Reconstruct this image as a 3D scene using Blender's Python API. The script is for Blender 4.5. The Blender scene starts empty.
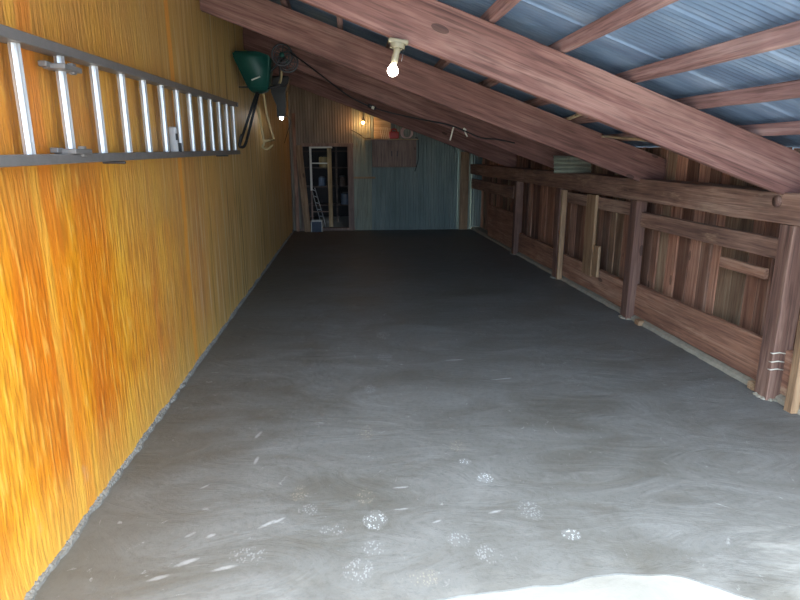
import bpy, bmesh, math, random
from mathutils import Vector, Matrix, noise as mnoise
S = bpy.context.scene
C = S.collection
random.seed(7)
PI = math.pi

# ------------------------------------------------------------------ camera, world, light, exposure
F = 590.0; H = 1.5
pitch = math.atan(148 / F)
yaw = math.atan(50 / (F / math.cos(pitch)))
cd = bpy.data.cameras.new('camera'); cam = bpy.data.objects.new('camera', cd); C.objects.link(cam)
cd.sensor_width = 36; cd.lens = F / 800 * 36; cd.clip_start = .05; cd.clip_end = 300
cam.location = (0, 0, H); cam.rotation_euler = (PI / 2 - pitch, 0, -yaw)
S.camera = cam

w = bpy.data.worlds.new('world'); S.world = w; w.use_nodes = True
bg = w.node_tree.nodes['Background']
nt = w.node_tree; tcw = nt.nodes.new('ShaderNodeTexCoord'); sxw = nt.nodes.new('ShaderNodeSeparateXYZ'); rw = nt.nodes.new('ShaderNodeValToRGB')
nt.links.new(tcw.outputs['Generated'], sxw.inputs[0]); nt.links.new(sxw.outputs[2], rw.inputs[0]); nt.links.new(rw.outputs[0], bg.inputs[0])
rw.color_ramp.elements[0].position = .02; rw.color_ramp.elements[0].color = (.22, .315, .45, 1)      # hazy treeline and horizon
rw.color_ramp.elements[1].position = .75; rw.color_ramp.elements[1].color = (1.0, 1.04, 1.04, 1)     # bright high cloud
e = rw.color_ramp.elements.new(.28); e.color = (.43, .56, .71, 1)
bg.inputs[1].default_value = 5.0

sd = bpy.data.lights.new('sun', 'SUN'); sun = bpy.data.objects.new('sun', sd); C.objects.link(sun)
sd.energy = 9; sd.angle = math.radians(4); sd.color = (1, .95, .86)
# high sun standing over the far end of the shed: it reaches the yard behind the camera, not the inside
sun.rotation_euler = Vector((.25, -.42, -1)).to_track_quat('-Z', 'Y').to_euler()

# daylight guide over the open front (portal: samples the sky, adds no light of its own)
pd = bpy.data.lights.new('opening_daylight', 'AREA'); po = bpy.data.objects.new('opening_daylight', pd); C.objects.link(po)
pd.shape = 'RECTANGLE'; pd.size = 4.2; pd.size_y = 3.0
try: pd.cycles.is_portal = True
except Exception: pass
po.location = (.8, .95, 1.5); po.rotation_euler = (PI / 2, 0, 0)   # faces +Y, into the shed

vs = S.view_settings
vs.view_transform = 'Standard'; vs.look = 'None'; vs.gamma = 1; vs.use_curve_mapping = False
vs.exposure = 1.38

# ------------------------------------------------------------------ materials
def lin(c):
    return tuple(((v / 255 + .055) / 1.055) ** 2.4 if v > 10 else v / 255 / 12.92 for v in c) + (1,)

class N:
    def __init__(s, name, rough=.8, metal=0):
        s.m = bpy.data.materials.new(name); s.m.use_nodes = True
        s.t = s.m.node_tree; s.b = s.t.nodes['Principled BSDF']
        s.b.inputs['Roughness'].default_value = rough; s.b.inputs['Metallic'].default_value = metal
        s.tc = s.n('ShaderNodeTexCoord')
    def n(s, k, **kw):
        nd = s.t.nodes.new(k)
        for a, v in kw.items(): setattr(nd, a, v)
        return nd
    def l(s, a, b): s.t.links.new(a, b)
    def val(s, sock, v):
        if hasattr(v, 'is_output'): s.l(v, sock)
        else: sock.default_value = v
    def math(s, op, a, b=0.0, clamp=False):
        m = s.n('ShaderNodeMath', operation=op, use_clamp=clamp); s.val(m.inputs[0], a); s.val(m.inputs[1], b); return m.outputs[0]
    def mapping(s, scale, src=None, loc=(0, 0, 0)):
        m = s.n('ShaderNodeMapping'); s.l(src or s.tc.outputs['Object'], m.inputs[0])
        m.inputs['Scale'].default_value = scale; s.val(m.inputs['Location'], loc); return m.outputs[0]
    def noise(s, vec, scale=1, detail=4, rough=.6, dist=0):
        n = s.n('ShaderNodeTexNoise'); s.l(vec, n.inputs['Vector']); n.inputs['Scale'].default_value = scale
        n.inputs['Detail'].default_value = detail; n.inputs['Roughness'].default_value = rough; n.inputs['Distortion'].default_value = dist
        return n.outputs['Fac']
    def ramp(s, fac, stops):
        r = s.n('ShaderNodeValToRGB'); s.l(fac, r.inputs[0]); e = r.color_ramp.elements
        while len(e) < len(stops): e.new(.5)
        for i, (p, c) in enumerate(stops):
            e[i].position = p; e[i].color = lin(c) if len(c) == 3 else c
        return r.outputs[0]
    def step(s, fac, a, b):
        m = s.n('ShaderNodeMapRange'); s.l(fac, m.inputs[0]); m.inputs[1].default_value = a; m.inputs[2].default_value = b
        return m.outputs[0]
    def mix(s, fac, a, b, mode='MIX'):
        m = s.n('ShaderNodeMix', data_type='RGBA', blend_type=mode)
        s.val(m.inputs[0], fac)
        for k, v in ((6, a), (7, b)):
            s.val(m.inputs[k], lin(v) if isinstance(v, tuple) and len(v) == 3 else v)
        return m.outputs[2]
    def bump(s, h, strength=.4, dist=.01, prev=None):
        b = s.n('ShaderNodeBump'); s.l(h, b.inputs['Height']); b.inputs['Strength'].default_value = strength
        b.inputs['Distance'].default_value = dist
        if prev: s.l(prev, b.inputs['Normal'])
        s.l(b.outputs[0], s.b.inputs['Normal']); return b.outputs[0]
    def col(s, c): s.val(s.b.inputs['Base Color'], lin(c) if isinstance(c, tuple) and len(c) == 3 else c)

def flat(name, c, rough=.6, metal=0, var=.12):
    m = N(name, rough, metal)
    n = m.noise(m.mapping((9, 9, 9)), 3, 5)
    m.col(m.mix(m.math('MULTIPLY', n, var * 2), c, tuple(int(v * .55) for v in c)))
    m.bump(n, .15, .004)
    return m.m

def wood(name, dark, mid, light, axis=0, rough=.78, pale=None, tint=False):
    m = N(name, rough)
    oi = m.n('ShaderNodeObjectInfo')
    off = m.n('ShaderNodeVectorMath', operation='SCALE'); off.inputs[0].default_value = (13.1, 7.7, 5.3); m.l(oi.outputs['Random'], off.inputs['Scale'])
    add = m.n('ShaderNodeVectorMath', operation='ADD'); m.l(m.tc.outputs['Object'], add.inputs[0]); m.l(off.outputs[0], add.inputs[1])
    base = add.outputs[0]
    sc = [1, 1, 1]
    def S3(l, c): v = [c, c, c]; v[axis] = l; return tuple(v)
    g = m.noise(m.mapping(S3(1.1, 26), base), 1, 7, .65, .8)
    g2 = m.noise(m.mapping(S3(.7, 5), base), 1, 4, .6, 1.2)
    bl = m.noise(m.mapping((2.2, 2.2, 2.2), base), 1, 3)
    f = m.math('ADD', m.math('MULTIPLY', g, .55), m.math('MULTIPLY', g2, .45))
    c = m.ramp(f, [(.34, dark), (.5, mid), (.64, light)])
    fg = m.noise(m.mapping(S3(3.5, 95), base), 1, 3, .6)
    c = m.mix(m.math('MULTIPLY', m.step(bl, .48, .75), .45), c, tuple(int(v * .62) for v in mid))
    c = m.mix(m.math('MULTIPLY', m.step(fg, .5, .36), .4), c, tuple(int(v * .55) for v in dark))
    # knots
    vo = m.n('ShaderNodeTexVoronoi', feature='F1'); m.l(m.mapping(S3(1.7, 4.2), base), vo.inputs['Vector']); vo.inputs['Scale'].default_value = 1
    kn = m.math('LESS_THAN', vo.outputs['Distance'], .085)
    c = m.mix(m.math('MULTIPLY', kn, .6), c, tuple(int(v * .45) for v in dark))
    if pale:
        c = m.mix(m.step(m.noise(m.mapping(S3(2, 9), base), 1, 6, .7), .6, .72), c, pale)
    if tint:
        at = m.n('ShaderNodeVertexColor', layer_name='board_tint')
        c = m.mix(1.0, c, at.outputs[0], 'MULTIPLY')
    m.col(c); m.bump(g, .5, .006)
    return m.m

M = {}
M['rafter'] = wood('rafter_wood', (84, 54, 50), (128, 90, 82), (158, 122, 112), 0)
M['purlin'] = wood('purlin_wood', (112, 80, 76), (154, 120, 116), (186, 156, 150), 0)
M['old'] = wood('old_timber', (84, 60, 52), (138, 106, 90), (176, 146, 126), 0, pale=(168, 140, 116))
M['post'] = wood('post_timber', (74, 52, 46), (118, 88, 76), (156, 126, 110), 0)
M['toe'] = wood('toe_board_wood', (110, 76, 62), (158, 116, 94), (190, 154, 130), 0, pale=(188, 164, 136))
M['siding'] = wood('siding_boards', (128, 86, 68), (188, 140, 116), (220, 182, 156), 2, tint=True)
M['pale'] = wood('pale_wood', (132, 106, 74), (178, 150, 108), (206, 182, 140), 2)
M['palex'] = wood('pale_strip_wood', (150, 130, 100), (196, 176, 142), (222, 206, 176), 0)
M['cab'] = wood('cabinet_wood', (112, 90, 82), (146, 122, 110), (166, 144, 130), 2)
M['alu'] = flat('aluminium', (204, 206, 208), .38, .6, .1)
M['alu_dark'] = flat('weathered_aluminium', (136, 130, 126), .5, .35, .3)
M['black'] = flat('black_plastic', (26, 27, 30), .5)
M['steel'] = flat('dark_steel', (84, 84, 88), .45, .7)
M['teal'] = flat('teal_plastic', (12, 70, 62), .5)
M['white'] = flat('white_plastic', (226, 222, 208), .5)
M['beige'] = flat('beige_tube', (176, 154, 110), .5)
M['red'] = flat('red_plastic', (178, 40, 34), .5)
M['pink'] = flat('pale_cable', (214, 188, 190), .5)
M['yellowish'] = flat('tan_plastic', (120, 100, 62), .6)
M['blueish'] = flat('blue_plastic', (58, 68, 84), .6)
M['darkwood'] = wood('shelf_wood', (40, 30, 26), (66, 52, 46), (88, 72, 62), 0)
M['kerb'] = flat('kerb_concrete', (142, 138, 130), .9, 0, .45)
M['ledge'] = flat('ledge_concrete', (172, 166, 150), .9, 0, .4)
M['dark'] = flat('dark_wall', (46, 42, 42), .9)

M['socket'] = flat('socket_plastic', (150, 142, 118), .5)
def emit(name, c, strength):
    m = bpy.data.materials.new(name); m.use_nodes = True; b = m.node_tree.nodes['Principled BSDF']
    b.inputs['Base Color'].default_value = (1, 1, 1, 1); b.inputs['Emission Color'].default_value = c; b.inputs['Emission Strength'].default_value = strength
    return m

def mat_plywood():
    m = N('orange_plywood', .42)
    P = m.tc.outputs['Object']
    sx = m.n('ShaderNodeSeparateXYZ'); m.l(P, sx.inputs[0]); Y = sx.outputs[1]; Z = sx.outputs[2]
    # slow sideways wander of the figure, then ripples running up and down
    wob = m.noise(m.mapping((0, 1.6, .9)), 1, 3, .5)
    wob2 = m.noise(m.mapping((0, 9, 5)), 1, 2, .5)
    yy = m.math('ADD', Y, m.math('ADD', m.math('MULTIPLY', wob, .09), m.math('ADD', m.math('MULTIPLY', wob2, .012), m.math('MULTIPLY', m.noise(m.mapping((0, 26, 24)), 1, 2, .5), .010))))
    cb = m.n('ShaderNodeCombineXYZ'); m.l(yy, cb.inputs[1]); m.l(m.math('MULTIPLY', Z, .12), cb.inputs[2])
    rip = m.noise(cb.outputs[0], 46, 2.0, .5)
    fine = m.noise(m.mapping((0, 60, 60)), 1, 4, .6)
    cb2 = m.n('ShaderNodeCombineXYZ'); m.l(yy, cb2.inputs[1]); m.l(m.math('MULTIPLY', Z, .13), cb2.inputs[2])
    band = m.noise(cb2.outputs[0], 3.2, 3, .6)
    blot = m.noise(m.mapping((0, .9, 1.2)), 1, 4, .6, .6)
    c = m.ramp(band, [(.3, (196, 96, 12)), (.45, (216, 120, 14)), (.55, (224, 140, 18)), (.7, (234, 164, 38))])
    c = m.mix(m.math('MULTIPLY', m.step(blot, .48, .68), .35), c, (176, 128, 44))
    c = m.mix(m.math('MULTIPLY', m.step(rip, .5, .38), .55), c, (172, 92, 14))
    c = m.mix(m.math('MULTIPLY', m.step(rip, .55, .66), .45), c, (244, 186, 84))
    # paler lower edge; painted light: duller brown towards the top, lightened far end
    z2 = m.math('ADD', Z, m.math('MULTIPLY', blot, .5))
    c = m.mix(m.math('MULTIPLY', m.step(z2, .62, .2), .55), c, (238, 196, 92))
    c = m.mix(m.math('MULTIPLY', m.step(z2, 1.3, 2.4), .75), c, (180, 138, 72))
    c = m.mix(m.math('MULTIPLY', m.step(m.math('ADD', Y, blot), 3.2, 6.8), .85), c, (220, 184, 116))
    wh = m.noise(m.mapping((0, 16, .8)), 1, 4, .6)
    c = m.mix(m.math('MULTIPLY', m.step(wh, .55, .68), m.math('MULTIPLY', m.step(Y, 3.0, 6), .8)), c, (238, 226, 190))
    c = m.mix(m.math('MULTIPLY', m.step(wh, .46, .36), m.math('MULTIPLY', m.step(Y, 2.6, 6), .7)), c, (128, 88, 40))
    # sheet seams and the bright joint strip
    w1 = m.math('ADD', Y, m.math('MULTIPLY', m.noise(m.mapping((0, 0, 1.3)), 1, 2), .12))
    for yc, hw, cc, a in ((4.17, .045, (238, 162, 58), .85), (2.36, .05, (222, 118, 30), .4), (2.27, .03, (246, 184, 70), .35), (5.45, .014, (206, 196, 150), .6), (6.1, .02, (196, 170, 104), .4), (7.3, .02, (196, 176, 120), .4)):
        d = m.math('ABSOLUTE', m.math('SUBTRACT', w1, yc + .06))
        k = m.step(d, hw * 1.25, hw * .75)
        c = m.mix(m.math('MULTIPLY', k, a), c, cc)
    dr = m.step(m.noise(m.mapping((0, 5, 2.6)), 1, 6, .7), .63, .78)
    c = m.mix(m.math('MULTIPLY', dr, .3), c, (210, 196, 170))
    m.col(c)
    b = m.bump(rip, .6, .012); m.bump(fine, .25, .004, b)
    rr = m.math('ADD', m.math('MULTIPLY', fine, .3), .35); m.l(rr, m.b.inputs['Roughness'])
    return m.m
M['ply'] = mat_plywood()

def mat_floor():
    m = N('fresh_concrete', .55)
    P = m.tc.outputs['Object']
    a = m.noise(m.mapping((1.3, 2.4, 1)), 1, 6, .6, 1.0)
    tro = m.noise(m.mapping((1.6, 3.2, 1)), 1, 6, .62, 3.2)
    fine = m.noise(m.mapping((32, 32, 1)), 1, 6, .75)
    c = m.ramp(a, [(.3, (94, 93, 89)), (.5, (108, 109, 108)), (.7, (120, 122, 122))])
    c = m.mix(m.math('MULTIPLY', m.step(tro, .52, .72), .16), c, (152, 154, 156))
    c = m.mix(m.math('MULTIPLY', m.step(tro, .45, .3), .2), c, (92, 88, 80))
    c = m.mix(m.math('MULTIPLY', m.step(fine, .5, .3), .35), c, (70, 70, 68))
    sx = m.n('ShaderNodeSeparateXYZ'); m.l(P, sx.inputs[0])
    # footprints and pale scuffs: small patches with a broken speckle
    vo = m.n('ShaderNodeTexVoronoi', feature='F1'); m.l(m.mapping((105, 62, 1)), vo.inputs['Vector']); vo.inputs['Scale'].default_value = 1
    speck = m.step(vo.outputs['Distance'], .42, .3)
    rag = m.noise(m.mapping((14, 14, 1)), 1, 4, .7)
    prints = [(-.257,2.41,.04,.075,0),(-.203,2.276,.035,.05,1),(.036,2.36,.045,.07,0),(.074,2.18,.05,.07,2),(.541,2.623,.035,.035,2),(.607,2.468,.04,.05,2),
              (.53,2.79,.045,.07,0),(.744,2.198,.055,.08,1),(.40,2.03,.05,.05,1),(.50,1.93,.06,.06,1),(.86,2.02,.04,.04,2),(.232,4.208,.06,.10,1),(.06,2.98,.04,.09,0),
              (.25,4.75,.06,.12,1),(.1,3.6,.04,.08,1),(-.42,2.0,.08,.05,1),(.0,1.88,.06,.07,1),(.06,2.0,.05,.05,1),(.24,1.82,.06,.05,0),(-.1,2.13,.06,.04,1)]
    for x, y, rx, ry, k in prints:
        dx = m.math('MULTIPLY', m.math('SUBTRACT', sx.outputs[0], x), 1 / rx); dy = m.math('MULTIPLY', m.math('SUBTRACT', sx.outputs[1], y), 1 / ry)
        d = m.math('ADD', m.math('ADD', m.math('MULTIPLY', dx, dx), m.math('MULTIPLY', dy, dy)), m.math('MULTIPLY', rag, .9))
        k1 = m.step(d, 1.55, .9)
        k2 = m.math('MULTIPLY', k1, m.math('ADD', m.math('MULTIPLY', speck, .75), .12))
        c = m.mix(m.math('MULTIPLY', k2, (.3, .35, .7)[k]), c, ((176, 168, 150), (182, 188, 194), (208, 216, 222))[k])
    # short bright trowel nicks
    for x, y, rx, ry, an in ((-.53,3.0,.012,.05,.3),(-.50,2.72,.012,.045,.1),(-.372,2.19,.012,.05,.9),(-.33,2.21,.01,.035,.9),(-.675,2.142,.012,.03,.8),(-.644,1.977,.014,.05,1.1),(-.59,2.13,.012,.025,.9),
                         (-.5,1.93,.012,.06,1.3),(-.72,1.9,.012,.05,1.2),(.2,2.42,.008,.05,1.5),(.19,2.25,.008,.04,1.5),(.6,2.2,.01,.04,1.3),(.33,2.15,.008,.03,1.2),(-.7,2.5,.008,.03,.8),(1.0,3.7,.012,.09,1.4),(.75,4.1,.012,.09,1.5)):
        ca, sa = math.cos(an), math.sin(an)
        ux = m.math('SUBTRACT', sx.outputs[0], x); uy = m.math('SUBTRACT', sx.outputs[1], y)
        p1 = m.math('ADD', m.math('MULTIPLY', ux, ca / rx), m.math('MULTIPLY', uy, -sa / rx)); p2 = m.math('ADD', m.math('MULTIPLY', ux, sa / ry), m.math('MULTIPLY', uy, ca / ry))
        d = m.math('ADD', m.math('ADD', m.math('MULTIPLY', p1, p1), m.math('MULTIPLY', p2, p2)), m.math('MULTIPLY', rag, 2.2))
        c = m.mix(m.math('MULTIPLY', m.step(d, 2.0, 1.1), .32), c, (214, 218, 222))
    # wet brownish stretch along the plywood side, pale smear near the front right
    wt = m.step(m.math('ADD', sx.outputs[0], m.math('MULTIPLY', a, .9)), .25, -.5)
    c = m.mix(m.math('MULTIPLY', wt, .45), c, (88, 80, 68))
    sm = m.math('ADD', m.math('MULTIPLY', m.step(sx.outputs[0], .9, 1.6), m.step(sx.outputs[1], 2.35, 1.9)), m.math('MULTIPLY', m.noise(m.mapping((2.2, 6, 1)), 1, 6, .65, 1.5), 1.4))
    c = m.mix(m.math('MULTIPLY', m.step(sm, 1.5, 2.1), .5), c, (182, 184, 182))
    # thin bright trowel scratches
    sc = m.noise(m.mapping((5, 3.6, 1)), 1.2, 7, .66, 3.5)
    c = m.mix(m.math('MULTIPLY', m.step(sc, .64, .72), .32), c, (190, 194, 196))
    # pale cement smear along the front edge
    ed = m.math('ADD', sx.outputs[1], m.math('MULTIPLY', m.noise(m.mapping((3, 5, 1)), 1, 6, .7), -1.0))
    c = m.mix(m.math('MULTIPLY', m.step(ed, 1.3, 1.0), .25), c, (160, 160, 154))
    m.col(c)
    b = m.bump(tro, .35, .02); m.bump(fine, .25, .004, b)
    m.l(m.step(a, -.6, 1.6), m.b.inputs['Roughness'])
    m.b.inputs['Specular IOR Level'].default_value = .12
    return m.m
M['floor'] = mat_floor()

def mat_yard():
    m = N('old_pale_concrete', .9)
    a = m.noise(m.mapping((2, 3, 1)), 1, 7, .65, 1)
    m.col(m.ramp(a, [(.3, (132, 132, 128)), (.6, (148, 148, 144)), (.75, (160, 160, 156))])); m.bump(a, .4, .02)
    return m.m
M['yard'] = mat_yard()

def mat_metal(name, cols, rust, sc=(1, 1, 1), rough=.55, met=.35, rustamt=.5):
    m = N(name, rough, met)
    a = m.noise(m.mapping(sc), 1, 5, .6)
    c = m.ramp(a, [(.3, cols[0]), (.5, cols[1]), (.7, cols[2])])
    r = m.step(m.noise(m.mapping((sc[0] * 2.3, sc[1] * 2.3, sc[2] * 2.3)), 1, 7, .7), .55, .7)
    c = m.mix(m.math('MULTIPLY', r, rustamt), c, rust)
    m.col(c); m.bump(a, .2, .01)
    return m.m
M['roof'] = mat_metal('roof_sheet', ((98, 118, 146), (122, 146, 176), (152, 172, 198)), (124, 132, 138), (1.5, 5, 1.5), .5, .35, .3)  # sky reflection on the galvanised sheet is put into the blue base colour
M['tin_green'] = mat_metal('green_grey_tin', ((132, 138, 124), (150, 154, 138), (162, 166, 150)), (120, 112, 92), (4, 1, .8))
M['tin_teal'] = mat_metal('teal_tin', ((112, 126, 124), (128, 142, 138), (142, 154, 148)), (104, 98, 90), (4, 1, .8), rustamt=.25)
M['tin_brown'] = mat_metal('brown_stained_tin', ((112, 100, 90), (136, 124, 110), (152, 142, 126)), (130, 104, 74), (5, 1, .8))

# ------------------------------------------------------------------ helpers
def link(name, me, mat=None, parent=None):
    o = bpy.data.objects.new(name, me); C.objects.link(o)
    if mat: me.materials.append(mat)
    if parent: o.parent = parent
    return o
def fin(name, bm, mat, parent=None, smooth=False):
    me = bpy.data.meshes.new(name); bm.normal_update(); bm.to_mesh(me); bm.free()
    if smooth:
        for p in me.polygons: p.use_smooth = True
    return link(name, me, mat, parent)
def tag(o, label, cat, group=None):
    o['label'] = label; o['category'] = cat
    if group: o['group'] = group
    return o
def struct(o): o['kind'] = 'structure'; return o
def empty(name, loc, rot=(0, 0, 0)):
    o = bpy.data.objects.new(name, None); C.objects.link(o); o.location = loc; o.rotation_euler = rot; o.empty_display_size = .1; return o

def add_box(bm, lo, hi, bev=0.0):
    r = bmesh.ops.create_cube(bm, size=1)
    for v in r['verts']:
        for i in range(3): v.co[i] = lo[i] + (v.co[i] + .5) * (hi[i] - lo[i])
    if bev:
        es = list({e for v in r['verts'] for e in v.link_edges})
        bmesh.ops.bevel(bm, geom=es, offset=bev, segments=1, affect='EDGES')
def box(name, lo, hi, mat, parent=None, bev=.003, origin=None):
    c = Vector(origin) if origin else Vector([(a + b) / 2 for a, b in zip(lo, hi)])
    bm = bmesh.new(); add_box(bm, [a - b for a, b in zip(lo, c)], [a - b for a, b in zip(hi, c)], bev)
    o = fin(name, bm, mat, parent); o.location = c; return o
def add_tube(bm, pts, r, seg=10, cap=True):
    pts = [Vector(p) for p in pts]; rings = []; up = None
    for i, p in enumerate(pts):
        t = (pts[min(i + 1, len(pts) - 1)] - pts[max(i - 1, 0)]).normalized()
        if up is None: up = t.orthogonal().normalized()
        up = (up - t * up.dot(t)).normalized(); s = t.cross(up)
        rr = r[i] if isinstance(r, (list, tuple)) else r
        rings.append([bm.verts.new(p + (up * math.cos(a) + s * math.sin(a)) * rr) for a in [2 * PI * k / seg for k in range(seg)]])
    for a, b in zip(rings, rings[1:]):
        for k in range(seg): bm.faces.new((a[k], a[(k + 1) % seg], b[(k + 1) % seg], b[k]))
    if cap: bm.faces.new(rings[0][::-1]); bm.faces.new(rings[-1])
def tube(name, pts, r, mat, parent=None, seg=10):
    bm = bmesh.new(); add_tube(bm, pts, r, seg); return fin(name, bm, mat, parent, True)
def smoothpts(pts, n=6):
    pts = [Vector(p) for p in pts]; out = []
    for i in range(len(pts) - 1):
        p0 = pts[max(i - 1, 0)]; p1 = pts[i]; p2 = pts[i + 1]; p3 = pts[min(i + 2, len(pts) - 1)]
        for k in range(n):
            t = k / n; out.append(.5 * ((2 * p1) + (p2 - p0) * t + (2 * p0 - 5 * p1 + 4 * p2 - p3) * t * t + (3 * p1 - p0 - 3 * p2 + p3) * t ** 3))
    out.append(pts[-1]); return out
def add_ring(bm, c, R, r, axis='Y', seg=28, tseg=8):
    c = Vector(c)
    pts = []
    for k in range(seg + 1):
        a = 2 * PI * k / seg
        d = {'Y': (math.cos(a), 0, math.sin(a)), 'X': (0, math.cos(a), math.sin(a)), 'Z': (math.cos(a), math.sin(a), 0)}[axis]
        pts.append(c + Vector(d) * R)
    add_tube(bm, pts, r, tseg, False)

def timber(name, L, hy, hz, mat, parent=None, wob=.004, skew=0.0, bev=.004, seed=0, nseg=None):
    """rough-sawn member along local +X from the origin, slightly uneven edges; skew leans the ends (plumb cuts)"""
    n = nseg or max(3, int(L / .25)); bm = bmesh.new(); rings = []
    y0, y1 = hy; z0, z1 = hz
    b = bev
    prof = [(y0 + b, z0), (y1 - b, z0), (y1, z0 + b), (y1, z1 - b), (y1 - b, z1), (y0 + b, z1), (y0, z1 - b), (y0, z0 + b)]
    for i in range(n + 1):
        x = L * i / n; ring = []
        for (y, z) in prof:
            q = Vector((x * 1.7 + seed * 9.1, y * 9, z * 9))
            dx = mnoise.noise(q) * wob; dz = mnoise.noise(q + Vector((31, 5, 2))) * wob
            ring.append(bm.verts.new((x + skew * (z - z0), y + dx, z + dz)))
        rings.append(ring)
    for a, c in zip(rings, rings[1:]):
        for k in range(8): bm.faces.new((a[k], a[(k + 1) % 8], c[(k + 1) % 8], c[k]))
    bm.faces.new(rings[0][::-1]); bm.faces.new(rings[-1])
    bmesh.ops.recalc_face_normals(bm, faces=bm.faces)
    return fin(name, bm, mat, parent)

# ------------------------------------------------------------------ layout numbers (metres)
XL = -1.14                       # left wall face
YB = 11.7                        # back wall face
SL = .36; TH = math.atan(SL)     # roof fall towards the right
CB = 2.17                        # rafter underside at x=0
CT = CB + .265                   # rafter top
CR = CT + .108                   # roof sheet
K = -.025                        # right side runs in slightly with depth
AR = math.atan(K)
def XP(y): return 2.55 + K * (y - 3.2)       # inner face of the right-hand posts
EY = 1.1                         # open front of the shed

# ------------------------------------------------------------------ setting
# floor slab: fresh dark concrete, irregular front edge over the old pale concrete
bm = bmesh.new()
front = [(-1.16, 1.50), (-.8, 1.53), (-.4, 1.6), (.0, 1.67), (.21, 1.705), (.45, 1.73), (.72, 1.75), (.88, 1.78), (1.03, 1.775), (1.17, 1.757), (1.26, 1.69), (1.37, 1.62), (1.6, 1.54), (2.2, 1.50), (3.1, 1.56)]
fp = [p for p in smoothpts([(x, y, 0) for x, y in front], 5)]
n = len(fp)
ys = [0, .15, .5, 1.5, 3, 6, 12.6]
rows = []
for k, dy in enumerate(ys):
    row = []
    for i, p in enumerate(fp):
        j = mnoise.noise(Vector((p.x * 9, k * 3.3, 1))) * .012 if k == 0 else 0
        y = p.y + j + dy if k < len(ys) - 1 else 14.6
        row.append(bm.verts.new((p.x, y, 0)))
    rows.append(row)
for a, b in zip(rows, rows[1:]):
    for i in range(n - 1): bm.faces.new((a[i], a[i + 1], b[i + 1], b[i]))
low = [bm.verts.new((v.co.x, v.co.y - .003, -.03)) for v in rows[0]]
for i in range(n - 1): bm.faces.new((low[i], low[i + 1], rows[0][i + 1], rows[0][i]))
bmesh.ops.recalc_face_normals(bm, faces=bm.faces)
struct(fin('floor', bm, M['floor']))
yard = struct(box('ground', (-30, -40, -.3), (30, 14.8, -.006), M['yard'], bev=0))

# left wall: plywood sheets, lower edge a little wavy
bm = bmesh.new(); NY = 90
cols = []
for i in range(NY + 1):
    y = EY - .05 + (YB + .1 - EY) * i / NY
    zb = -.01 + .012 * mnoise.noise(Vector((y * 2.5, 0, 0)))
    col = []
    for k in range(13):
        z = zb + (3.1 - zb) * k / 12
        bul = .006 * mnoise.noise(Vector((y * 1.3, z * .8, 4)))
        if k == 0: bul += .014 * mnoise.noise(Vector((y * 4.1, 7, 4)))
        col.append(bm.verts.new((XL + bul, y, z)))
    cols.append(col)
for a, b in zip(cols, cols[1:]):
    for k in range(12): bm.faces.new((a[k], b[k], b[k + 1], a[k + 1]))
# thickness behind
bmesh.ops.recalc_face_normals(bm, faces=bm.faces)
add_box(bm, (XL - .12, EY - .05, -.02), (XL - .02, YB + .1, 3.1))
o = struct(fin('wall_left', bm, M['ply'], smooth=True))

# crumbly cement line at the foot of the plywood
bm = bmesh.new(); rings = []
N1 = 1500; NC = 7
for i in range(N1 + 1):
    y = 1.1 + (YB - 1.1) * (i / N1) ** 1.6
    c = mnoise.noise(Vector((y * 5, 9, 0))); d = mnoise.noise(Vector((y * 14, 2, 0)))
    wv = .028 + .010 * c + .014 * d; ring = []
    for k in range(NC):
        u = k / (NC - 1); q = Vector((u * 3.2, y * 85, 0)); q2 = Vector((u * 1.5, y * 30, 4))
        h = (.020 * (1 - u) ** .7 + .004) + .008 * mnoise.noise(q) + .006 * mnoise.noise(q2)
        x = XL - .008 + u * wv + .005 * mnoise.noise(q + Vector((9, 0, 3)))
        ring.append(bm.verts.new((x, y + .004 * mnoise.noise(q * 1.3), -.01 if k == NC - 1 else h)))
    rings.append(ring)
for a, b in zip(rings, rings[1:]):
    for k in range(NC - 1): bm.faces.new((a[k], a[k + 1], b[k + 1], b[k]))
bmesh.ops.recalc_face_normals(bm, faces=bm.faces)
struct(fin('trim_1', bm, M['kerb']))

# roof: corrugated sheets, waves across Y, ribs falling to the right
def roofz(x): return CR - SL * x
bm = bmesh.new(); p = .042; stepy = p / 6
y = EY - .1; prev = None; i = 0; X0, X1 = XL - .1, 2.95
while y < YB + .15:
    z =   .0045 * math.sin(2 * PI * y / p) + (.008 if (y % .62) < .03 else 0)
    pair = (bm.verts.new((X0, y, roofz(X0) + z)), bm.verts.new((X1, y, roofz(X1) + z)))
    if prev: bm.faces.new((prev[0], prev[1], pair[1], pair[0]))
    prev = pair; y += stepy
me_o = struct(fin('ceiling', bm, M['roof']))
sol = me_o.modifiers.new('t', 'SOLIDIFY'); sol.thickness = .002

# back wall: corrugated tin panels around the doorway
def tin(bm, x0, x1, z0, ztop, y, p=.05, amp=.005):
    n = max(2, int((x1 - x0) / p * 6)); prev = None
    for i in range(n + 1):
        x = x0 + (x1 - x0) * i / n; yy = y + amp * math.sin(2 * PI * x / p)
        zt = ztop(x) if callable(ztop) else ztop
        pr = (bm.verts.new((x, yy, z0)), bm.verts.new((x, yy, zt)))
        if prev: bm.faces.new((prev[0], pr[0], pr[1], prev[1]))
        prev = pr
rt = lambda x: roofz(x) - .012
bm = bmesh.new(); me = bpy.data.meshes.new('wall_back')
segs = [(XL - .05, .05, 1.64, rt, 0.0, 2), (.05, .43, 0, rt, .0, 0), (.41, 1.3, 0, rt, -.012, 1), (1.28, 1.66, 0, rt, .0, 1), (1.64, 2.14, 0, rt, -.012, 1), (2.12, 2.34, 0, rt, -.03, 0), (2.32, 2.95, 0, rt, .0, 1), (XL - .05, -.93, 0, 1.66, .0, 2)]
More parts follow.
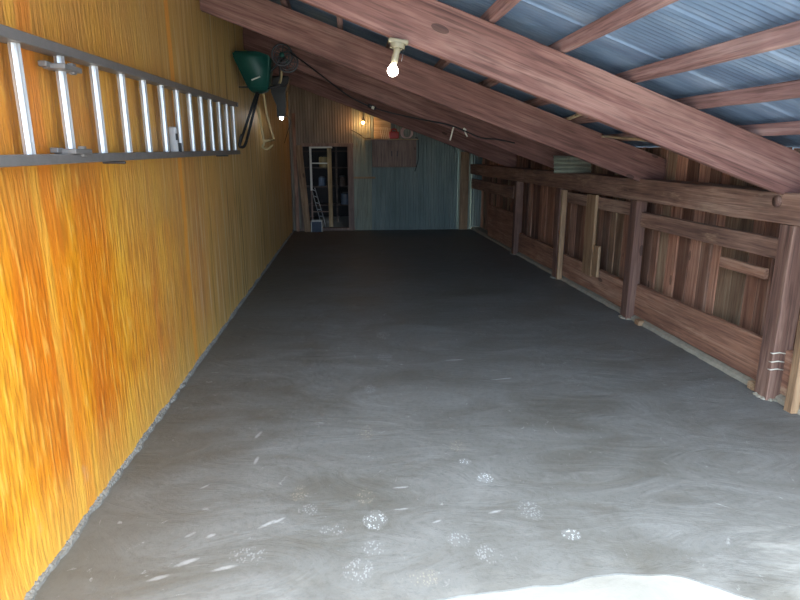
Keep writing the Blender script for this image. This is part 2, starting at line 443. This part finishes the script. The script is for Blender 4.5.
for x0, x1, z0, zt, dy, mi in segs:
    a = len(bm.faces); tin(bm, x0, x1, z0, zt, YB + dy); bm.faces.ensure_lookup_table()
    for f in bm.faces[a:]: f.material_index = mi
a = len(bm.faces)
bm.to_mesh(me); bm.free()
for k in ('tin_green', 'tin_teal', 'tin_brown'): me.materials.append(M[k])
wb = struct(link('wall_back', me))
sol = wb.modifiers.new('t', 'SOLIDIFY'); sol.thickness = .003; sol.offset = 1

# dim store room seen through the doorway
bm = bmesh.new()
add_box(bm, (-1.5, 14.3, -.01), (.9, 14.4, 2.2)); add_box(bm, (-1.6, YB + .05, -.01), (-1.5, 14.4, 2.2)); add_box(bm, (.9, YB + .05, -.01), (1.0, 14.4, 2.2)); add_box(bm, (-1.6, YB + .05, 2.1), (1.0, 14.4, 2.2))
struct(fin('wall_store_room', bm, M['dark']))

# right wall siding: vertical boards in one wall
bm = bmesh.new(); lay = bm.loops.layers.color.new('board_tint')
y = EY; rnd = random.Random(3)
while y < YB:
    wd = rnd.choice((.11, .13, .15, .17)); gap = rnd.choice((.004, .006, .012)); off = rnd.uniform(-.008, .008)
    xa = XP(y) + .24 + off; a = len(bm.faces)
    add_box(bm, (xa, y, -.02), (xa + .022, y + wd - gap, roofz(xa + .022) - .008), .002)
    t = rnd.uniform(.62, 1.05); g = rnd.random()
    tc = (t, t * (1 - .06 * g), t * (1 - .1 * g), 1) if g < .75 else (t * .95, t * 1.02, t * .98, 1)
    bm.faces.ensure_lookup_table()
    for f in bm.faces[a:]:
        for l in f.loops: l[lay] = tc
    y += wd
struct(fin('wall_right', bm, M['siding']))
# outer backing so no sky shines through the gaps
bm = bmesh.new(); add_box(bm, (0, 0, -.02), (YB - EY, .02, 1.47))
o = struct(fin('wall_right_backing', bm, M['dark'])); o.location = (XP(EY) + .31, EY, 0); o.rotation_euler = (0, 0, PI / 2 - AR)

# concrete kerb under the right wall
bm = bmesh.new(); rings = []
for i in range(181):
    y = 1.0 + (YB - 1.0) * i / 180
    a = mnoise.noise(Vector((y * 7, 3, 0))); b = mnoise.noise(Vector((y * 23, 3, 2)))
    x = XP(y) + .045 + .012 * a + .008 * b
    rings.append([bm.verts.new(q) for q in ((x, y, -.01), (x + .01, y, .028 + .006 * b), (x + .05, y, .045 + .006 * a), (x + .19, y, .045))])
for a, b in zip(rings, rings[1:]):
    for k in range(3): bm.faces.new((a[k], a[k + 1], b[k + 1], b[k]))
bmesh.ops.recalc_face_normals(bm, faces=bm.faces)
struct(fin('trim_2', bm, M['ledge']))

# ------------------------------------------------------------------ roof timbers
def rafter(y, x0, x1, dz, seed, label, th=.05):
    L = (x1 - x0) / math.cos(TH)
    o = timber('rafter', L, (0, th), (0, .265 * math.cos(TH)), M['rafter'], wob=.006, skew=-math.tan(TH), seed=seed)
    # local X runs down the slope; plumb-cut ends
    o.location = (x0, y, CB - SL * x0 + dz); o.rotation_euler = (0, TH, 0)
    return tag(o, label, 'rafter', None)
rafter(3.33, -1.12, 2.765, 0, 1, 'nearest big brown rafter, from top centre down to the near end of the wall beam')
rafter(5.03, -1.12, 2.72, -.018, 2, 'second brown rafter, behind the lit bulb and reaching the orange wall at top left')
rafter(6.95, -1.12, 2.67, -.0, 3, 'third rafter, dim brown one with a black cable sagging along its face')
rafter(9.35, -1.12, 2.61, -.01, 4, 'farthest rafter, low dark one just in front of the tin back wall')

def purlin(x, y0, y1, seed, label, group=None, hz=.070):
    o = timber('purlin', y1 - y0, (-.022, .022), (0, hz), M['purlin'], wob=.006, seed=seed)
    o.location = (x, y0, CT - SL * x + .004 + .022 * SL); o.rotation_euler = (0, 0, PI / 2)
    return tag(o, label, 'purlin', group)
pxs = [(-.9, 'purlin closest to the orange wall, running into the depth above the second rafter'), (-.49, 'purlin seen as a short stub above the second rafter at top left'),
       (-.06, 'purlin stub between first two rafters, left of the lit bulb'), (.35, 'purlin running in just above the lit bulb fitting'),
       (.77, 'short reddish purlin meeting the nearest rafter near the top centre of the picture'),
       (1.17, 'long reddish purlin across the metal roof, third up from the low right eave'),
       (1.59, 'rough reddish purlin with a chipped lower edge, across the right of the metal roof'),
       (1.975, 'smooth pinkish purlin across the roof, next above the low one with a butt joint')]
for i, (x, lb) in enumerate(pxs): purlin(x, EY, YB - .05, 20 + i, lb)
purlin(2.38, EY, 2.98, 40, 'near length of the lowest purlin, its rounded end butted at the far right')
purlin(2.38, 3.0, YB - .05, 41, 'far length of the lowest purlin, running back from the butt joint near the nearest rafter')

# ------------------------------------------------------------------ right side frame
def along(name, y0, y1, off, th, z0, z1, mat, label=None, cat=None, seed=0, wob=.006, parent=None, group=None, dz1=0, kind=None):
    """horizontal member between y0 and y1, inner face `off` metres behind the post face line"""
    L = (y1 - y0) / math.cos(AR)
    o = timber(name, L, (-th, 0), (0, z1 - z0), mat, wob=wob, seed=seed, parent=parent)
    o.location = (XP(y0) + off, y0, z0); o.rotation_euler = (0, -math.atan2(dz1, L), PI / 2 - AR)
    if label: tag(o, label, cat, group)
    return o
along('wall_beam', EY + .1, YB - .03, .0, .20, 1.085, 1.27, M['old'], 'long heavy brown beam lying on the posts of the right wall', 'beam', 51, .01)

def post(y, wdt, dep, label, seed, marks=False, off=.0, foot=True):
    t = empty('wall_post', (XP(y) + off, y, 0), (0, 0, -AR * 0))
    o = timber('post_shaft', 1.083, (0, dep), (-wdt, 0), M['post'], wob=.006, seed=seed, parent=t)
    o.rotation_euler = (0, -PI / 2, 0)      # local X up; local z-> world x
    o.location = (0, 0, 0)
    # cement splashed round the foot
    if foot:
        bm = bmesh.new()
        for k in range(12):
            a = k / 12 * 2 * PI; s = rnd.uniform(.016, .03)
            x = wdt / 2 + math.cos(a) * (wdt / 2 + .008); yy = dep / 2 + math.sin(a) * (dep / 2 + .008)
            r = bmesh.ops.create_icosphere(bm, subdivisions=1, radius=s)
            for v in r['verts']:
                v.co *= 1 + .3 * mnoise.noise(v.co * 60 + Vector((k, 0, 0))); v.co.z *= .6; v.co += Vector((x, yy, .004))
        fin('cement_collar', bm, M['ledge'], t)['label'] = 'pale cement splashed around the post foot'
    if marks:
        for k, z in enumerate((.205, .255, .31)):
            q = tube('wire_wrap', [(-.006, .02, z - .004), (-.008, -.004, z), (.03, -.008, z + .006), (.075, -.008, z - .002)], .004, M['white'], t, 6)
            q['label'] = 'short white wire mark across the post'
    return tag(t, label, 'post')
o = tube('beam_knot', [(XP(3.37) - .012, 3.37, 1.215), (XP(3.37) + .004, 3.37, 1.215)], .035, M['post'], seg=18); o['label'] = 'dark round knot'; kn_ = o
kn_.parent = [q for q in C.objects if q.name == 'wall_beam'][0]; bpy.context.view_layer.update(); kn_.matrix_parent_inverse = kn_.parent.matrix_world.inverted()
post(3.21, .12, .12, 'nearest dark wooden post at right edge, with three white marks near its foot', 61, True)
post(5.05, .10, .12, 'second nearest wooden post of the right wall, left of the widest reddish plank', 62)
post(6.87, .10, .12, 'third wooden post of the right wall, with a pale narrow board against its near side', 63)
post(8.60, .11, .12, 'farthest dark wooden post of right wall, at the end of the short upper rail', 64)

along('wall_rail', 3.34, 5.04, .045, .05, .86, .985, M['old'], 'grey-brown horizontal rail between the two nearest posts, under the beam', 'rail', 71, dz1=.0)
along('wall_rail', 5.16, 6.86, .06, .04, .93, 1.05, M['old'], 'dark short rail tucked right under the beam between second and third posts', 'rail', 72)
along('wall_rail', 8.72, 11.5, -.01, .05, .82, 1.0, M['old'], 'upper rail in the far dark corner of the right wall, ending at the farthest post', 'rail', 73)
along('toe_board', 3.335, 5.045, .07, .045, .05, .335, M['toe'], 'wide reddish plank at the foot of the wall between the two nearest posts', 'toe board', 81, .008)
along('toe_board', 5.155, 6.865, .07, .045, .05, .31, M['toe'], 'wide brown plank at wall foot between the second and third posts', 'toe board', 82, .008)
along('toe_board', 6.975, 8.595, .07, .045, .05, .33, M['toe'], 'wide dim plank at wall foot between third and farthest posts', 'toe board', 83, .008)
along('toe_board', 1.2, 3.2, .07, .045, .05, .335, M['toe'], 'plank at the foot of the wall, at the right edge nearest the viewer', 'toe board', 84, .008)
along('wall_block', 3.52, 3.98, .10, .03, .70, .775, M['toe'], 'short brown board nailed across the siding beneath the near rail', 'board', 85, .004)
def upright(name, y, wd, th, off, z0, z1, mat, label, lean=0, leany=0, seed=0, cat='board'):
    o = timber(name, z1 - z0, (0, wd), (-th, 0), mat, wob=.005, seed=seed); o.location = (XP(y) + off, y, z0); o.rotation_euler = (leany, -PI / 2 + lean, 0)
    return tag(o, label, cat)
M['palez'] = wood('pale_board_wood', (120, 92, 68), (164, 132, 100), (188, 160, 128), 0)
upright('upright_board', 6.78, .045, .06, -.005, .01, 1.07, M['palez'], 'pale narrow upright board fixed to near side of the third post', seed=91)
upright('upright_board', 5.95, .24, .03, .03, .22, 1.07, M['palez'], 'pale tan upright board standing alone between second and third posts', seed=92)
upright('upright_board', 5.80, .13, .03, .03, .24, .56, M['palez'], 'short tan board piece beside the lone tan upright board', seed=93)
upright('upright_board', 3.02, .06, .05, .01, .0, 1.08, M['palez'], 'pale narrow upright board just behind the nearest post at right edge', seed=94)
box('wood_block', (XP(3.42) + .02, 3.36, 0), (XP(3.42) + .075, 3.42, .05), M['palez'])
tag(bpy.context.scene.objects['wood_block'], 'small pale wood block on the kerb beside the nearest post foot', 'block')
o = box('wood_block', (XP(4.9) + .015, 4.84, 0), (XP(4.9) + .07, 4.92, .045), M['palez']); tag(o, 'small pale block at the kerb near the foot of the second post', 'block')
# wide panel of boards in the far bay
along('wall_panel', 8.75, 10.4, .06, .03, .05, .6, M['toe'], 'large dim reddish panel low on the wall beyond the farthest post', 'panel', 95)

# tin offcuts on the beam; strips between rafters, one for a purlin's sunlit underside
t = empty('metal_offcut', (2.26, 6.55, 1.272)); tag(t, 'grey-green corrugated tin offcut standing on the wall beam between the second and third rafters', 'tin sheet')
bm = bmesh.new(); prev = None
for i in range(70):
    z = .19 * i / 69; y = .05 * i / 69 + .008 * math.sin(2 * PI * z / .045)
    pr = (bm.verts.new((.0, y, z)), bm.verts.new((.50 - .1 * i / 69, y + .04, z - .012 * i / 69)))
    if prev: bm.faces.new((prev[0], prev[1], pr[1], pr[0]))
    prev = pr
o = fin('sheet', bm, M['tin_green'], t); o.modifiers.new('t', 'SOLIDIFY').thickness = .003
for x in (.06, .34):
    bm = bmesh.new(); add_box(bm, (x, .07, 0), (x + .05, .12, .12)); fin('prop_block', bm, M['palez'], t)

def strip(p0, p1, w, t_, mat, label, cat='strip', name='wood_strip'):
    p0 = Vector(p0); p1 = Vector(p1); d = p1 - p0
    o = timber(name, d.length, (-w / 2, w / 2), (0, t_), mat, wob=.002, bev=.002)
    o.location = p0; o.rotation_euler = d.to_track_quat('X', 'Z').to_euler(); return tag(o, label, cat)
strip((1.335, 3.39, 1.716), (1.60, 4.4, 1.728), .035, .014, M['palex'], 'short pale wood shim poking out from under the nearest rafter')
strip((1.77, 3.41, 1.556), (2.15, 5.02, 1.62), .05, .016, M['palex'], 'longer pale strip standing in for a sunlit purlin underside, between first and second rafters')  # pale colour paints the sunlit underside of a purlin

# ------------------------------------------------------------------ aluminium ladder hung flat on the orange wall
def ladder():
    t = empty('ladder', (XL, 1.5, 1.47)); tag(t, 'long aluminium ladder hung sideways high on the orange wall', 'ladder')
    L = 4.43; zr = .379
    def rail(zc, sgn, rise):
        bm = bmesh.new()
        # channel: web toward the outside, two flanges
        add_box(bm, (.02, 0, zc - .018), (.094, L, zc + .018), .003)
        return fin('side_rail', bm, M['alu_dark'], t)
    a = rail(0, 1, 0); a.rotation_euler = (math.atan(.028 / L), 0, 0); b = rail(zr, -1, .08)
    ang = math.atan(.083 / L); b.rotation_euler = (ang, 0, 0)
    b['label'] = 'dark weathered upper rail'; a['label'] = 'dark weathered lower rail'
    for k in range(14):
        y = .66 + .309 * (k - 1)
        z1 = zr + .083 * y / L - .01; z0 = .006 + .028 * y / L
        bm = bmesh.new(); prof = []
        for j in range(16):
            an = 2 * PI * j / 16; rr = .019 * (1 - .14 * (j % 2)); prof.append((.057 + rr * math.cos(an), y + rr * math.sin(an)))
        lo = [bm.verts.new((x, yy, z0)) for x, yy in prof]; hi = [bm.verts.new((x, yy, z1)) for x, yy in prof]
        for j in range(16): bm.faces.new((lo[j], lo[(j + 1) % 16], hi[(j + 1) % 16], hi[j]))
        fin('rung', bm, M['alu'], t)
    for z, n in ((.335, 'bracket'), (.032, 'bracket')):
        bm = bmesh.new(); y = .945
        add_box(bm, (.03, y - .06, z - .010), (.11, y + .09, z + .010), .003); add_box(bm, (.03, y - .09, z - .006), (.06, y - .04, z + .014), .003); add_box(bm, (.085, y + .02, z - .02), (.105, y + .05, z + .02), .002)
        q = fin('bracket', bm, M['alu_dark'], t); q['label'] = 'dark metal bracket clamped round the second rung'
    bm = bmesh.new(); y = 2.33
    add_box(bm, (.035, y + .02, .018), (.085, y + .075, .18), .006)
    q = fin('rung_lock', bm, M['alu'], t); q['label'] = 'silver rung lock hooked on the lower rail'
    bm = bmesh.new(); add_box(bm, (.0852, y + .03, .03), (.1, y + .05, .05)); add_box(bm, (.0852, y + .03, .045), (.1, y + .055, .085))
    fin('catch', bm, M['black'], q)
    bm = bmesh.new(); add_box(bm, (.08, y + .008, .10), (.09, y + .022, .14)); fin('latch', bm, M['black'], q)
    bm = bmesh.new(); add_box(bm, (.015, L - .002, zr - .02), (.1, L + .012, zr + .02), .003)
    q = fin('end_cap', bm, M['alu_dark'], t); q.location = (0, 0, .083)
    return t
ladder()
# pegs in the wall that carry it
for y, zp in ((2.9, 1.459), (5.3, 1.475)):
    o = box('wall_peg', (XL - .01, y, zp - .012), (XL + .1, y + .02, zp), M['steel']); tag(o, 'small steel peg in the orange wall under the ladder, ' + ('towards its near end' if y < 4 else 'towards its far end'), 'peg')

# ------------------------------------------------------------------ garden spreader hung on the wall
def spreader():
    t = empty('garden_spreader', (-1.0, 6.3, 1.69)); t.scale = (.84,) * 3; tag(t, 'teal garden spreader hung high on the orange wall with spoked wheels and handle hanging down', 'garden spreader')
    bm = bmesh.new()
    # hopper: tapered bin, wide at the top
    def ring(z, x0, x1, y0, y1): return [bm.verts.new(v) for v in ((x0, y0, z), (x1, y0, z), (x1, y1, z), (x0, y1, z))]
    R = [ring(.45, .06, .19, -.08, .08), ring(.50, .02, .25, -.14, .14), ring(.84, -.12, .30, -.22, .22), ring(.885, -.11, .16, -.22, .22)]
    for a, b in zip(R, R[1:]):
        for k in range(4): bm.faces.new((a[k], a[(k + 1) % 4], b[(k + 1) % 4], b[k]))
    bm.faces.new(R[0][::-1]); bm.faces.new(R[-1])
    bmesh.ops.recalc_face_normals(bm, faces=bm.faces)
    bmesh.ops.bevel(bm, geom=bm.edges[:], offset=.018, segments=3, affect='EDGES')
    h = fin('hopper', bm, M['teal'], t, True)
    bm = bmesh.new(); add_tube(bm, [(.08, -.20, .575), (.18, -.20, .615)], .008, 8)
    q = fin('label_stripe', bm, M['white'], h); q['label'] = 'pale stripe on the teal hopper'
    for cx, cy, cz in ((.43, -.12, .86), (.47, .14, .82)):
        bm = bmesh.new(); add_ring(bm, (cx, cy, cz), .115, .012, 'Y'); add_ring(bm, (cx, cy, cz), .085, .006, 'Y')
        w = fin('wheel', bm, M['steel'], t, True); w['label'] = 'grey spoked wheel'
        bm = bmesh.new()
        for k in range(9):
            a = 2 * PI * k / 9; add_tube(bm, [(cx + .015 * math.cos(a), cy, cz + .015 * math.sin(a)), (cx + .112 * math.cos(a), cy, cz + .112 * math.sin(a))], .006, 6)
        fin('spokes', bm, M['steel'], w, True)
        bm = bmesh.new(); add_tube(bm, [(cx, cy - .03, cz), (cx, cy + .03, cz)], .028, 14)
        q = fin('hub', bm, M['teal'], w, True); q['label'] = 'teal wheel hub'
    tube('axle', [(.45, -.12, .85), (.45, .12, .85)], .008, M['steel'], t)
    tube('axle_bracket', [(.2, 0, .6), (.3, 0, .72), (.45, 0, .85)], .012, M['black'], t)
    tube('brace', [(.12, -.05, .47), (.36, -.02, .53), (.44, -.02, .53)], .010, M['black'], t)
    tube('brace', [(.14, .08, .49), (.36, .06, .56), (.46, .06, .55)], .010, M['black'], t)
    for dy, x1, z1 in ((-.06, -.125, -.14), (.04, -.06, -.10)):
        tube('handle_tube', [(.13, dy, .50), (x1, dy, z1)], .016, M['black'], t)
    tube('handle_grip', smoothpts([(-.09, -.06, -.02), (-.13, -.06, -.15), (-.09, 0, -.165), (-.055, .04, -.09)], 5), .017, M['black'], t)
spreader()
t = empty('tubular_frame', (-.92, 6.55, 1.53)); tag(t, 'bent beige metal tube frame hanging below the teal spreader on the wall', 'metal frame')
tube('tube', smoothpts([(.24, -.04, .78), (.22, -.02, .68), (.17, 0, .63), (.02, 0, .64), (-.06, 0, .62), (-.02, 0, .35), (.02, 0, .06)], 6), .013, M['beige'], t)
tube('tube', smoothpts([(.02, .1, .62), (.05, .1, .35), (.11, .1, .10)], 6), .012, M['beige'], t)
tube('cross_tube', [(.02, 0, .08), (.11, .1, .10)], .012, M['beige'], t)
tube('hook', smoothpts([(.02, 0, .06), (.0, 0, .02), (.05, 0, 0), (.1, .05, .04)], 5), .012, M['beige'], t)
tube('wall_hook', [(-.21, 0, .62), (-.06, 0, .62)], .008, M['steel'], t)

# dark fitting with a small white lamp, farther along the wall
t = empty('work_light', (-.85, 8.05, 1.91)); tag(t, 'dark hanging work light with tiny white lamp, at far end of the orange wall', 'work light')
bm = bmesh.new()
def ring(z, x0, x1, y0, y1): return [bm.verts.new(v) for v in ((x0, y0, z), (x1, y0, z), (x1, y1, z), (x0, y1, z))]
R = [ring(.03, -.07, .03, -.05, .05), ring(.16, -.07, .05, -.07, .07), ring(.32, -.13, .05, -.08, .08), ring(.50, -.14, .11, -.08, .08), ring(.52, -.12, .09, -.07, .07)]
for a, b in zip(R, R[1:]):
    for k in range(4): bm.faces.new((a[k], a[(k + 1) % 4], b[(k + 1) % 4], b[k]))
bm.faces.new(R[0][::-1]); bm.faces.new(R[-1]); bmesh.ops.recalc_face_normals(bm, faces=bm.faces)
fin('housing', bm, M['black'], t)
bm = bmesh.new(); bmesh.ops.create_icosphere(bm, subdivisions=2, radius=.022); q = fin('bulb', bm, emit('white_lamp', (.95, .97, 1, 1), 30), t, True); q.location = (-.02, -.02, .015)
tube('hanger', [(-.02, 0, .51), (-.02, 0, .78)], .006, M['steel'], t)
tube('arm', [(-.33, .02, .44), (-.1, .02, .44)], .012, M['steel'], t)
tube('cord', smoothpts([(.03, 0, .06), (.09, 0, -.02), (.06, 0, -.12), (.0, 0, -.3)], 6), .004, M['black'], t, 6)

# ------------------------------------------------------------------ light bulb on the nearest rafter
def bulb_fixture(name, loc, label, c, strength, scale=1, stem=.1, plate=M['socket'], lean=0):
    t = empty(name, loc, (0, lean, 0)); tag(t, label, 'light'); t.scale = (scale,) * 3
    bm = bmesh.new(); add_box(bm, (-.055, -.03, -.012), (.055, .03, .012), .006); add_tube(bm, [(0, 0, -.01), (0, 0, -.035)], .04, 16); fin('mounting_box', bm, plate, t)
    bm = bmesh.new(); add_tube(bm, [(0, 0, -.035), (-.004, 0, -.06), (-.008, 0, -.035 - stem * .7), (-.012, 0, -.035 - stem)], [.024, .018, .020, .016], 14); fin('socket', bm, plate, t, True)
    tube('pull_chain', [(.03, -.02, -.03), (.03, -.02, -.1)], .002, M['steel'], t, 6)
    bm = bmesh.new(); zb = -.035 - stem
    prof = [(.013, 0), (.018, -.008), (.028, -.022), (.031, -.036), (.025, -.052), (.012, -.062), (.001, -.064)]
    add_tube(bm, [(-.012, 0, zb + z) for r, z in prof], [r for r, z in prof], 16); fin('bulb', bm, emit(name + '_glow', c, strength), t, True)
bulb_fixture('ceiling_bulb', (.262, 3.30, 2.058), 'glowing white bulb in a white socket under the nearest rafter', (1, .95, .84, 1), 16, .95, .085, lean=.12)
bulb_fixture('wall_bulb', (.26, 11.5, 2.10), 'small glowing warm bulb high on the tin back wall beside the cabinet', (1, .5, .18, 1), 110, .7, .03)
tube('lamp_arm', [(.26, 11.5, 2.115), (.26, 11.7, 2.12)], .01, M['steel']); tag(bpy.data.objects['lamp_arm'], 'steel arm reaching from the tin wall to the warm bulb', 'arm')

# cable along the third rafter
def cable(name, pts, r, mat, label, n=8):
    o = tube(name, smoothpts(pts, n), r, mat, seg=6); return tag(o, label, 'cable')
cable('cable', [(-.55, 6.1, 2.42), (-.42, 6.4, 2.36), (-.1, 6.93, 2.17), (.06, 6.93, 2.07), (.26, 6.93, 1.985), (.5, 6.93, 1.92), (.80, 6.93, 1.86), (1.12, 6.93, 1.80), (1.32, 6.93, 1.73), (1.5, 6.93, 1.66), (1.7, 6.93, 1.64), (1.9, 6.93, 1.60)], .008, M['black'], 'thin black cable sagging along the third rafter')
t = empty('cable_connector', (.26, 6.915, 1.985)); tag(t, 'dark socket with pale tip on the black cable beneath the third rafter', 'connector')
tube('connector_body', [(-.05, 0, .02), (.04, 0, -.015)], .022, M['black'], t); tube('connector_tip', [(-.01, -.01, -.0), (.02, -.012, -.012)], .018, M['white'], t)
for i, (x, z, dx, dz, lb) in enumerate([(1.18, 1.70, .035, .14, 'straight white hook hanging on the third rafter'), (1.30, 1.72, -.045, .1, 'bent pale hook beside the straight white one on the third rafter')]):
    o = tube('hook', smoothpts([(x - dx, 6.935, z - dz / 2 * 1), (x, 6.935, z + dz / 2 - .01), (x + .03 * (1 if i else 0), 6.935, z + dz / 2 - .03 * i)], 4), .009, M['white'], seg=6); tag(o, lb, 'hook')

# ------------------------------------------------------------------ doorway at the back
B = YB
bm = bmesh.new()
add_box(bm, (-.93, B - .05, 1.60), (.07, B + .03, 1.66), .003)
add_box(bm, (-.96, B - .03, 0), (-.90, B + .04, 1.62), .003)
add_box(bm, (-.05, B - .05, 0), (.06, B + .03, 1.62), .003)
add_box(bm, (-1.0, B - .04, 0), (.07, B + .06, .05), .003)
struct(fin('trim_3', bm, M['cab']))
t = empty('door_1', (-.76, B + .09, .05)); struct(t)
box('door_top_rail', (-.02, -.015, 1.52), (.42, .015, 1.55), M['white'], t)
box('door_middle_rail', (0, -.015, 1.23), (.32, .015, 1.25), M['white'], t)
box('door_middle_rail', (0, -.01, .30), (.32, .01, .32), M['cab'], t)
box('door_stile', (-.02, -.015, .72), (.02, .015, 1.53), M['white'], t)
box('door_stile', (-.02, -.012, .01), (.015, .012, .72), M['cab'], t)
o = box('door_stile', (.32, -.02, .01), (.40, .02, 1.53), M['pale'], t)
o = timber('leaning_plank', 1.62, (0, .05), (-.12, 0), M['palez'], seed=101); o.location = (-.90, B - .22, 0); o.rotation_euler = (0, -PI / 2 - .07, 0); tag(o, 'pale wooden plank leaning upright at the left of the back doorway', 'plank')
o = timber('corner_board', 2.2, (0, .05), (-.06, 0), M['toe'], seed=102); o.location = (-1.07, B - .1, 0); o.rotation_euler = (0, -PI / 2, 0); tag(o, 'tall reddish board standing in the left back corner', 'board')
# short wooden cross pieces right of the doorway
strip((.04, B - .02, 1.0), (.48, B - .02, 1.0), .03, .035, M['palez'], 'short pale batten across the tin wall right of the back doorway', name='batten')
t = empty('small_crate', (-.67, B - .14, 0)); tag(t, 'small blue-grey crate with pale frame on the floor inside the back doorway', 'crate')
box('crate_body', (-.1, -.08, .0), (.1, .08, .2), M['blueish'], t)
bm = bmesh.new()
for x in (-.105, .095):
    add_box(bm, (x, -.09, 0), (x + .012, -.078, .215))
add_box(bm, (-.11, -.09, .2), (.11, -.078, .215))
for x in (-.11, .098): add_box(bm, (x, -.09, .2), (x + .012, .09, .215))
add_box(bm, (-.11, .078, .2), (.11, .09, .215))
fin('crate_rim', bm, M['white'], t)
t = empty('folding_ladder', (-.78, B + .16, .0)); tag(t, 'thin grey metal step frame leaning behind the crate in the doorway', 'step frame')
a0, a1, b0, b1 = Vector((-.02, .3, .84)), Vector((.16, -.02, .2)), Vector((.06, .3, .80)), Vector((.24, -.02, .2))
tube('step_rail', [a0, a1, a1 + Vector((.04, -.02, -.2))], .008, M['alu'], t, 8); tube('step_rail', [b0, b1, b1 + Vector((.04, -.02, -.2))], .008, M['alu'], t, 8)
for k in range(5):
    f = .1 + k * .2; tube('step', [a0.lerp(a1, f), b0.lerp(b1, f)], .007, M['alu'], t, 8)
# shelves and stored things in the dark room
t = empty('shelving_unit', (-.3, 13.2, 0)); tag(t, 'dark shelving unit in the dim room beyond the back doorway', 'shelf')
for z in (.35, .75, 1.15, 1.5): box('shelf_board', (-.8, -.02, z), (.75, .35, z + .025), M['darkwood'], t)
for x in (-.8, -.02, .72): box('upright', (x, -.03, 0), (x + .04, 0, 1.75), M['darkwood'], t)
def drum(name, loc, r, h, mat, label, cat):
    bm = bmesh.new(); add_tube(bm, [(0, 0, 0), (0, 0, h * .06), (0, 0, h * .94), (0, 0, h)], [r * .94, r, r, r * .93], 20); o = fin(name, bm, mat, None, False); o.location = loc
    bm = bmesh.new(); add_tube(bm, [(0, 0, h), (0, 0, h + .02)], r * .7, 20); fin('lid', bm, M['black'], o); tag(o, label, cat)
drum('round_tub', (-.55, 13.32, 1.175), .13, .22, M['yellowish'], 'round tan tub on a shelf in dim back room', 'tub')
drum('paint_can', (-.62, 13.32, .775), .08, .18, M['blueish'], 'small blue can on a middle shelf beyond the doorway', 'can')
drum('paint_can', (-.18, 13.32, .775), .09, .2, M['darkwood'], 'brown can on the middle shelf beyond the doorway, right of the stile', 'can')
drum('round_tub', (-.1, 13.32, .375), .12, .24, M['blueish'], 'blue tub on the low shelf beyond the doorway', 'tub')

# ------------------------------------------------------------------ cabinet on the back wall
t = empty('wall_cabinet', (.42, B - .02, 1.22)); tag(t, 'dull brown two-door cabinet fixed to the tin back wall', 'cabinet')
box('cabinet_body', (0, -.26, 0), (.83, 0, .50), M['cab'], t)
for k in (0, 1):
    d = box('door', (.012 + k * .405, -.28, .012), (.412 + k * .405, -.262, .488), M['cab'], t)
    q = box('door_handle', (-.01 + (.15 if k == 0 else -.15), -.022, -.05), (.006 + (.15 if k == 0 else -.15), -.009, .05), M['steel'], d)
box('shelf_top', (-.14, -.3, .503), (.86, 0, .52), M['palex'], t)
t2 = box('back_board', (.46, B - .05, 1.745), (.78, B - .025, 2.14), M['palex']); tag(t2, 'tan board on the wall lit by the warm bulb above cabinet', 'board')
t = empty('red_tool_case', (.83, B - .2, 1.742)); tag(t, 'red plastic case standing on the cabinet top', 'case')
box('case_body', (-.09, -.06, 0), (.09, .06, .13), M['red'], t, .012); tube('case_handle', smoothpts([(-.05, 0, .125), (-.04, 0, .17), (.04, 0, .17), (.05, 0, .125)], 4), .009, M['red'], t)
t = empty('folded_rack', (.66, B - .33, 1.742)); tag(t, 'small white wire rack behind red case on the cabinet', 'rack')
bm = bmesh.new()
for k in range(5): add_tube(bm, [(-.06 + .035 * k, .1, 0), (-.09 + .035 * k, .18, .2)], .005, 6)
add_tube(bm, [(-.09, .18, .2), (.05, .18, .2)], .005, 6); fin('wires', bm, M['white'], t, True)
bm = bmesh.new()
for k in range(4): add_ring(bm, (1.06 + .012 * k, B - .2 + .012 * k, 1.742 + .115 - .002 * k), .1 - .002 * k, .009, 'Y')
tag(fin('cable_coil', bm, M['pink'], None, True), 'pale coil of cable standing at the right of the cabinet top', 'cable coil')
tag(tube('cable', smoothpts([(1.22, B - .32, 1.76), (1.27, B - .31, 1.74), (1.285, B - .3, 1.6), (1.28, B - .3, 1.35), (1.22, B - .3, 1.14)], 6), .008, M['black'], seg=6), 'black cable dangling down the right side of the cabinet', 'cable')
tag(tube('cable', smoothpts([(.03, B - .06, 1.9), (.12, B - .06, 1.86), (.22, B - .08, 1.80), (.27, B - .2, 1.755), (.4, B - .2, 1.752)], 6), .008, M['black'], seg=6), 'black cable reaching left from the cabinet top towards the doorway', 'cable')
o = timber('wall_stud', 1.5, (0, .04), (-.16, 0), M['palez'], seed=111); o.location = (2.14, B - .085, 0); o.rotation_euler = (0, -PI / 2, 0)
tag(o, 'greyish upright board against the tin wall near right back corner', 'board')
